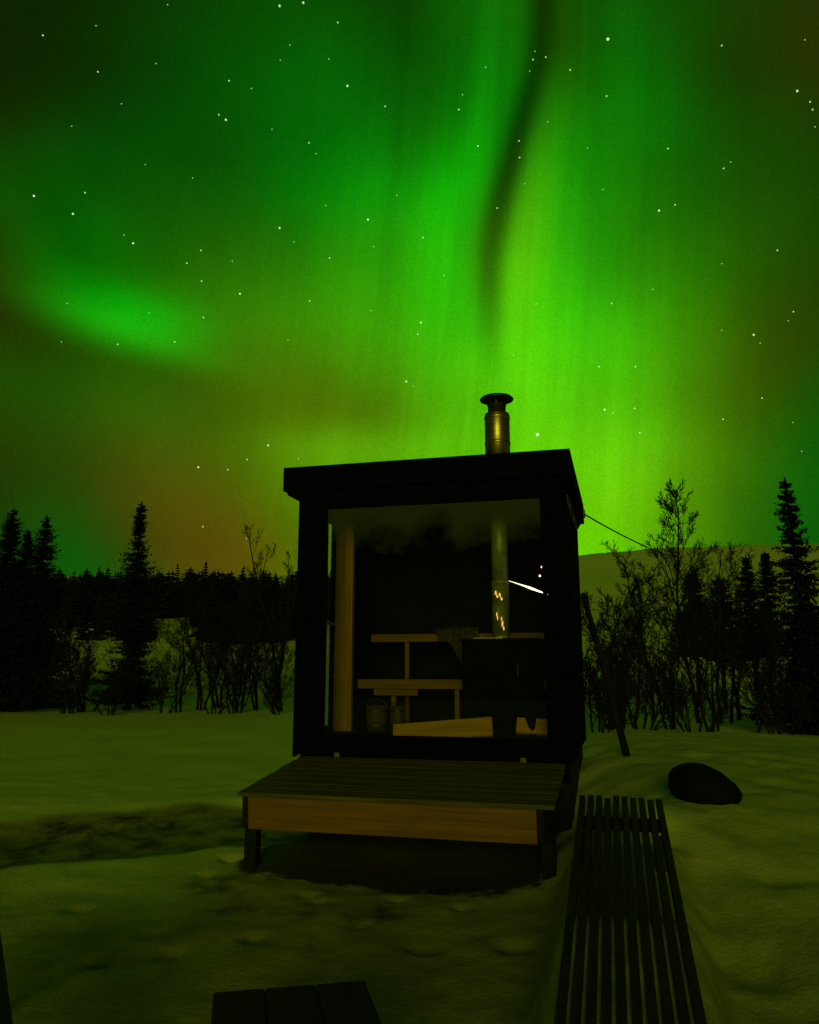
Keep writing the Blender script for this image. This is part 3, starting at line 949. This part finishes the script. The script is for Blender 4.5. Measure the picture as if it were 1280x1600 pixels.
# ------------------------------------------------------------------ dark lump, leaning pole, guy rope
pos = on_ground(1104, 1250, 7)
bm = bmesh.new()
bmesh.ops.create_icosphere(bm, subdivisions=4, radius=1.0)
for v in bm.verts:
    c = v.co
    c.z *= 0.155 * (1 - 0.25 * c.x); c.y *= 0.20; c.x *= 0.255
    c.z = max(c.z, -0.12)
    c *= 1 + 0.07 * noise.noise(c * 5) + 0.05 * noise.noise(c * 12)
me = bpy.data.meshes.new('stuff_sack'); bm.to_mesh(me); bm.free()
me.materials.append(M['plastic'])
me.polygons.foreach_set('use_smooth', [True] * len(me.polygons))
sk = bpy.data.objects.new('boulder', me); COL.objects.link(sk); me.name = 'boulder'
sk.location = pos + Vector((0, 0, 0.085)); sk.rotation_euler = (0, math.radians(12), math.radians(-8))
tag(sk, 'smooth rounded black boulder lying on the snow bank right of the bench', 'boulder')

p0 = on_ground(983, 1181, 8); p1 = in_cab(WR0 + 0.03, 2.15, 1.52)
q = MB(); q.tube([p0 + Vector((0, 0, -0.1)), (p0 + p1) / 2, p1], [0.036, 0.034, 0.028], 10)
tag(q.build('wooden_pole', M['bark'], None, True), 'straight dark pole leaning against the right wall of the cabin', 'pole')

cb = empty('guy_rope', in_cab(2.37, 2.25, 2.42), -YAW, 'thin taut rope running from the cabin eave to the bare trees', 'rope')
a_ = Vector(); tgt = ray(1062, 872) * 15.0
inv = cb.matrix_basis.inverted()
e_ = inv @ tgt
q = MB(); q.tube([a_.lerp(e_, t) + Vector((0, 0, -0.25 * t * (1 - t))) for t in [k / 12 for k in range(13)]], 0.009, 6)
q.build('line', M['rope'], cb)
q = MB(); q.box(-0.012, 0.016, -0.05, 0.05, -0.04, 0.04); q.build('cleat', M['soot_steel'], cb, False, 0.004)
sp = MB()
sp.tube([in_cab(WR0 + 0.012, y, z) for y, z in ((0.25, 2.205), (1.75, 2.205), (1.80, 2.17), (1.75, 2.135), (0.25, 2.135), (0.20, 2.17), (0.25, 2.205))], 0.010, 6)
sp.tube([in_cab(WR0 + 0.012, 0.55, z) for z in (2.21, 2.13)], 0.010, 6)
sp.tube([in_cab(WR0 + 0.012, 1.2, z) for z in (2.21, 2.13)], 0.010, 6)
tag(sp.build('metal_rack', M['webbing'], None), 'narrow pale metal rack under the right eave of the cabin', 'rack')


# ------------------------------------------------------------------ trees
def make_spruce(h, r, seed, dens=1.0, skirt=0.06, pw=0.72):
    """Trunk mesh and crown mesh of a narrow northern spruce, h high, r wide at the foot."""
    R = random.Random(seed)
    tk, cr = MB(), MB()
    lx, ly = R.uniform(-.02, .02), R.uniform(-.02, .02)
    ax = lambda z: Vector((lx * z + 0.02 * math.sin(z * 1.3 + seed), ly * z + 0.02 * math.cos(z * 1.1), z))
    n = 14
    tk.tube([ax(h * k / n) - Vector((0, 0, 0.25 if k == 0 else 0)) for k in range(n + 1)],
            [0.017 * h * (1 - k / n) ** 0.9 + 0.006 for k in range(n + 1)], 8)
    z = h * skirt
    while z < h * 0.985:
        f = z / h
        prof = (1 - f) ** pw * (0.80 + 0.2 * math.sin(f * 23 + seed)) + 0.045
        nb = max(3, int(R.uniform(5, 8) * dens))
        a0 = R.uniform(0, 6.28)
        gap = R.random() < 0.12
        for k in range(nb):
            if gap and R.random() < 0.6: continue
            a = a0 + 6.283 * k / nb + R.uniform(-.35, .35)
            Lb = r * prof * R.choice((0.55, 0.8, 0.9, 1.0, 1.0, 1.22))
            dr_ = R.uniform(0.25, 0.55) * (1 - 0.65 * f)
            d = Vector((math.cos(a), math.sin(a), 0)); sd_ = Vector((-d.y, d.x, 0))
            o = ax(min(h * 0.985, max(0.1, z + R.uniform(-.07, .07))))
            P = lambda t: o + d * (Lb * t) + Vector((0, 0, -dr_ * Lb * t + 0.28 * Lb * t * t * t))
            cr.tube([P(0), P(.5), P(1)], [0.010, 0.007, 0.002], 3, False)
            m = max(4, int(Lb / 0.075))
            for i in range(m):
                t = (i + R.uniform(.2, 1)) / m
                c = P(t)
                for s in (-1, 1):
                    ln = (0.05 + 0.16 * Lb) * (1.15 - t) * R.uniform(.7, 1.3) + 0.035
                    v = (sd_ * s * R.uniform(.5, 1) + d * R.uniform(.3, .9) + Vector((0, 0, R.uniform(-.75, 0.05)))).normalized() * ln
                    wv = v.cross(Vector((0, 0, 1)) + d * R.uniform(-.6, .6)).normalized() * (0.02 + 0.2 * ln)
                    cr.add([c, c + v * .45 + wv, c + v, c + v * .45 - wv], [(0, 1, 2, 3)])
                if R.random() < 0.7:
                    ln = R.uniform(.06, .15) * (1 - .5 * f)
                    wv = (d * R.uniform(-1, 1) + sd_ * R.uniform(-1, 1)).normalized() * 0.028
                    v = Vector((R.uniform(-.3, .3) * ln, R.uniform(-.3, .3) * ln, -ln))
                    cr.add([c, c + v * .5 + wv, c + v, c + v * .5 - wv], [(0, 1, 2, 3)])
        z += R.uniform(0.07, 0.12) * (0.75 + 0.25 * (1 - f))
    top = ax(h)
    for k in range(5):
        a = k * 1.256
        v = Vector((math.cos(a) * .05, math.sin(a) * .05, .07))
        cr.add([top - Vector((0, 0, .22)), top - Vector((0, 0, .14)) + v * .7, top + Vector((0, 0, .04)), top - Vector((0, 0, .12)) - v * .3], [(0, 1, 2, 3)])
    return tk, cr


def place_spruce(loc, h, r, seed, label, group, **kw):
    o = empty('spruce_tree', loc, 0, label, 'tree', group)
    tk, cr = make_spruce(h, r, seed, **kw)
    tk.build('trunk', M['bark'], o, True)
    cr.build('crown', M['needles'], o)
    return o


def make_birch(h, spread, seed, stems=3, twig=1.0, lean=(0, 0), tilt=(.10, .50), low=0.22):
    R = random.Random(seed)
    tk, cr = MB(), MB()

    def grow(p, d, ln, r0, lvl):
        n = 5 if lvl < 2 else (3 if lvl < 3 else 2)
        pts, rr, q, dd = [p], [r0], p.copy(), d.copy()
        for k in range(n):
            j = (0.20, 0.15, 0.16, 0.2, 0.24)[lvl]
            dd = (dd + Vector((R.uniform(-j, j), R.uniform(-j, j), R.uniform(-j, j) * 0.4 + 0.10))).normalized()
            q = q + dd * (ln / n)
            pts.append(q.copy()); rr.append(max(0.0045, r0 * (1 - 0.8 * (k + 1) / n)))
        (tk if lvl < 1 else cr).tube(pts, rr, 7 if lvl == 0 else (4 if lvl == 1 else 3), lvl < 2)
        if lvl >= 4: return
        cnt = (int(12 * twig), int(6 * twig), int(4 * twig), 2)[lvl]
        for k in range(cnt):
            t0 = low if lvl == 0 else 0.15
            t = t0 + (1 - t0) * (k + R.random()) / cnt * 0.999
            i = min(n - 1, int(t * n)); f = t * n - i
            b_ = pts[i].lerp(pts[i + 1], f)
            ax_ = (pts[i + 1] - pts[i]).normalized()
            s = ax_.cross(Vector((R.uniform(-1, 1), R.uniform(-1, 1), R.uniform(-1, 1)))).normalized()
            ang = R.uniform(.38, .80)
            nd = (ax_ * math.cos(ang) + s * math.sin(ang)).normalized()
            cl = ln * (1.05 - 0.65 * t) * R.uniform(.30, .58) * (spread if lvl == 0 else 1.0)
            grow(b_, nd, max(0.07, cl), max(0.0045, rr[i] * 0.5), lvl + 1)

    for s in range(stems):
        a = R.uniform(0, 6.28)
        tl = R.uniform(*tilt) if stems > 1 else 0.03
        d = Vector((math.cos(a) * tl + lean[0], math.sin(a) * tl + lean[1], 1)).normalized()
        hh = h * (1.0 if s == 0 else R.uniform(.6, .92))
        if s == 0 and stems > 1: d = Vector((d.x * .35 + lean[0] * .5, d.y * .35, 1)).normalized()
        grow(Vector((math.cos(a) * .09 * (stems > 1), math.sin(a) * .09 * (stems > 1), -0.15)), d, hh, 0.008 * h + 0.010, 0)
    # scale so that the top is where it was measured
    top = max(v[2] for v in cr.v + tk.v); k = h / top
    for b_ in (tk, cr): b_.v = [(x, y, z * k if z > 0 else z) for x, y, z in b_.v]
    return tk, cr


def place_birch(loc, h, spread, seed, label, group, **kw):
    o = empty('birch_tree', loc, 0, label, 'tree', group)
    tk, cr = make_birch(h, spread, seed, **kw)
    tk.build('trunk', M['birch_bark'], o, True)
    cr.build('crown', M['birch_bark'], o)
    return o


def spot(px, Y, py=950):
    x = ray(px, py).x * Y            # verticals lean in this lens: place the top on its column
    return Vector((x, Y, ground_z(x, Y)))


def top_h(px, py, Y):
    return ray(px, py).z * Y - spot(px, Y, py).z


GS = 'spruces at the edge of the clearing'
# pixel column, pixel row of the top, distance, foot radius, seed, label
SPRUCES = [
    (222, 783, 23.0, 1.35, 11, dict(dens=1.35, pw=0.9), 'lone tall slim spruce standing free left of the cabin'),
    (20, 793, 24.0, 1.9, 12, dict(dens=1.4, pw=0.9), 'tallest spruce of the dark clump at the left edge'),
    (74, 804, 24.5, 1.8, 13, dict(dens=1.4, pw=0.9), 'right-hand pointed spruce of the dark clump at the left edge'),
    (47, 826, 25.5, 1.9, 14, dict(dens=1.4, pw=0.85), 'spruce between the two pointed ones at the left edge'),
    (-14, 868, 21.5, 1.3, 15, dict(dens=1.5), 'bushy spruce cut by the left edge of the clearing'),
    (30, 872, 21.5, 1.25, 16, dict(dens=1.6), 'bushy low spruce in front of the tall ones at the left edge'),
    (70, 886, 22.0, 1.0, 17, dict(dens=1.6), 'bushy low spruce at the right end of the dark left clump'),
    (1234, 746, 14.0, 1.2, 18, dict(dens=1.15, pw=0.95), 'tall slim spruce at the right edge behind the boulder'),
    (1318, 722, 16.5, 0.95, 19, dict(dens=1.15), 'tall spruce cut off by the right edge of the picture'),
    (1262, 945, 13.2, 0.75, 20, dict(dens=1.7), 'bushy low spruce at the foot of the tall one on the right'),
    (1168, 868, 20.0, 0.95, 21, dict(dens=1.5, skirt=0.36), 'small pointed spruce left of the tall one on the right'),
    (1188, 862, 20.6, 0.95, 22, dict(dens=1.5, skirt=0.36), 'small pointed spruce next to the tall one on the right, behind the birches'),
    (1120, 898, 20.5, 1.5, 23, dict(dens=1.6, skirt=0.42), 'broad dense low spruce among the birches on the right'),
    (1080, 893, 21.5, 1.4, 24, dict(dens=1.6, skirt=0.42), 'broad dense spruce behind the tallest bare birch on the right'),
]
for px, py, Y, r, sd, kw, lab in SPRUCES:
    place_spruce(spot(px, Y, py), top_h(px, py, Y), r, sd, lab, GS, **kw)

GB = 'bare birches round the clearing'
BIRCHES = [
    (1068, 762, 15.0, 0.85, 31, dict(stems=1, twig=1.6), 'tallest bare birch on the right, the one the rope runs to'),
    (935, 868, 12.0, 0.9, 32, dict(stems=3), 'bare birch right beside the cabin wall behind the leaning pole'),
    (968, 872, 13.5, 0.9, 33, dict(stems=3), 'bare birch in the gap between cabin and tallest birch'),
    (1012, 838, 15.5, 0.8, 34, dict(stems=2), 'slim bare birch just left of the tallest birch'),
    (1112, 832, 15.5, 0.95, 35, dict(stems=3), 'bare birch just right of the tallest birch'),
    (1140, 846, 16.5, 0.9, 36, dict(stems=3), 'bare birch between tallest birch and small pointed spruces'),
    (1040, 905, 13.5, 1.1, 37, dict(stems=3, twig=0.85), 'low many-stemmed bare birch at the foot of the tallest birch'),
    (1100, 930, 13.5, 1.15, 38, dict(stems=3, twig=0.8), 'low many-stemmed bare birch behind the boulder'),
    (1162, 945, 13.3, 0.8, 39, dict(stems=1, lean=(0.42, 0)), 'crooked birch leaning right beside the tall right spruce'),
    (1195, 930, 15.0, 1.0, 40, dict(stems=3), 'bare birch under the small pointed spruces'),
    (150, 915, 22.0, 1.0, 41, dict(stems=4, twig=1.1), 'bare birch between dark left clump and lone spruce'),
    (130, 935, 21.5, 1.1, 42, dict(stems=3, twig=1.1), 'low bare birch at the right edge of the dark left clump'),
    (288, 905, 22.0, 0.95, 43, dict(stems=2, twig=1.1), 'first bare birch right of the lone spruce'),
    (322, 900, 22.5, 1.0, 44, dict(stems=3, twig=1.1), 'second bare birch right of the lone spruce'),
    (352, 895, 23.0, 1.0, 45, dict(stems=3, twig=1.1), 'third bare birch right of the lone spruce'),
    (382, 888, 22.5, 0.95, 46, dict(stems=3, twig=1.1), 'fourth bare birch right of the lone spruce, with steep straight stems'),
    (412, 905, 23.0, 1.0, 47, dict(stems=3, twig=1.1), 'fifth bare birch right of the lone spruce'),
    (448, 905, 22.0, 1.0, 48, dict(stems=4, twig=1.1), 'bare birch close to the left wall of the cabin'),
    (438, 812, 27.0, 0.55, 49, dict(stems=2), 'tall thin bare birch rising behind the others left of the cabin'),
    (390, 852, 28.0, 0.55, 50, dict(stems=2), 'thin bare birch rising above the wood left of the cabin'),
]
for px, py, Y, s_, sd, kw, lab in BIRCHES:
    place_birch(spot(px, Y, py), top_h(px, py, Y), s_, sd, lab, GB, **kw)


GW = 'leafless bushes at the edge of the clearing'
BUSHES = [
    (118, 985, 21.0, 61, 'leafless bush at the right foot of the dark left clump'),
    (178, 1010, 20.8, 62, 'low leafless bush just left of the lone spruce'),
    (262, 990, 21.0, 63, 'leafless bush just right of the lone spruce'),
    (340, 1000, 21.0, 65, 'leafless bush in front of the third birch right of the lone spruce'),
    (370, 980, 21.5, 66, 'leafless bush in front of the fourth birch right of the lone spruce'),
    (440, 1000, 20.5, 68, 'leafless bush nearest the left wall of the cabin'),
    (925, 1000, 11.0, 69, 'leafless bush at the foot of the leaning pole'),
    (955, 985, 11.8, 70, 'leafless bush just right of the leaning pole'),
    (995, 985, 12.2, 71, 'leafless bush left of the tallest birch, behind the snow bank'),
    (1075, 1005, 12.4, 73, 'leafless bush straight above the boulder'),
    (1205, 1010, 12.8, 76, 'low leafless bush left of the bushy right spruce'),
]
for px, py, Y, sd, lab in BUSHES:
    o = empty('leafless_bush', spot(px, Y, py), 0, lab, 'bush', GW)
    tk, cr = make_birch(max(0.8, top_h(px, py, Y)), 1.3, sd, stems=5, twig=0.75, tilt=(.30, .95), low=0.15)
    tk.build('stem', M['birch_bark'], o, True)
    cr.build('twigs', M['birch_bark'], o)


# far wood on the slope: one mass, no tree of it can be told apart
R = random.Random(77)
fw = MB()


def far_tree(x, y, h, r, R):
    z0 = ground_z(x, y) - 0.2
    n = max(9, int(h / 0.22))
    rnd = R.random() < 0.6
    for k in range(n):
        f = k / n
        z = z0 + h * (0.04 + 0.96 * f)
        rr = r * (1 - f) ** 0.8 + 0.04
        if rnd: rr = r * 1.1 * math.sqrt(max(0.02, 1 - (2 * f - 0.95) ** 2)) * R.uniform(.6, 1.2)
        m = 9
        a0 = R.uniform(0, 6.28)
        for j in range(m):
            a = a0 + 6.283 * j / m
            l = rr * R.uniform(.55, 1.25)
            t1 = Vector((x, y, z + 0.10)); d = Vector((math.cos(a), math.sin(a), 0)); s = Vector((-d.y, d.x, 0))
            tip = t1 + d * l + Vector((0, 0, -0.45 * l))
            wv = s * (0.10 + 0.22 * l)
            fw.add([t1, t1 + d * l * .55 + wv + Vector((0, 0, -.3 * l)), tip, t1 + d * l * .55 - wv + Vector((0, 0, -.3 * l))], [(0, 1, 2, 3)])
    fw.tube([(x, y, z0 - 0.3), (x, y, z0 + h)], [0.10, 0.02], 5)
    tp = Vector((x, y, z0 + h))
    for a in (0, 2.1, 4.2):
        fw.add([tp - Vector((0, 0, .35)), tp + Vector((math.cos(a) * .09, math.sin(a) * .09, -.18)), tp + Vector((0, 0, .15)), tp - Vector((math.cos(a) * .09, math.sin(a) * .09, .18))], [(0, 1, 2, 3)])


for k in range(330):
    Y = R.uniform(62, 80)
    px = R.uniform(-120, 640)
    x = ray(px, 1000).x * Y
    tall = R.choice((0, 0, 0, 0, 0, 0.5, 1.0))
    topy = R.uniform(888, 910) - 24 * tall * R.random()
    h = ray(px, topy).z * Y - ground_z(x, Y)
    far_tree(x, Y, max(2.0, min(6.5, h)), R.uniform(0.7, 1.25), R)
for k in range(120):                 # its nearer edge, in clumps, further down the slope
    Y = R.uniform(44, 63)
    px = R.choice((R.uniform(-60, 235), R.uniform(305, 470), R.uniform(360, 470)))
    topy = R.uniform(905, 945)
    h = ray(px, topy).z * Y - ground_z(ray(px, 1000).x * Y, Y)
    far_tree(ray(px, 1000).x * Y, Y, max(1.2, min(3.6, h)), R.uniform(0.5, 0.95), R)
tag(fw.build('far_wood', M['needles'], None), 'dark far-off wood forming a ragged band across the slope behind the clearing', 'wood', kind='stuff')
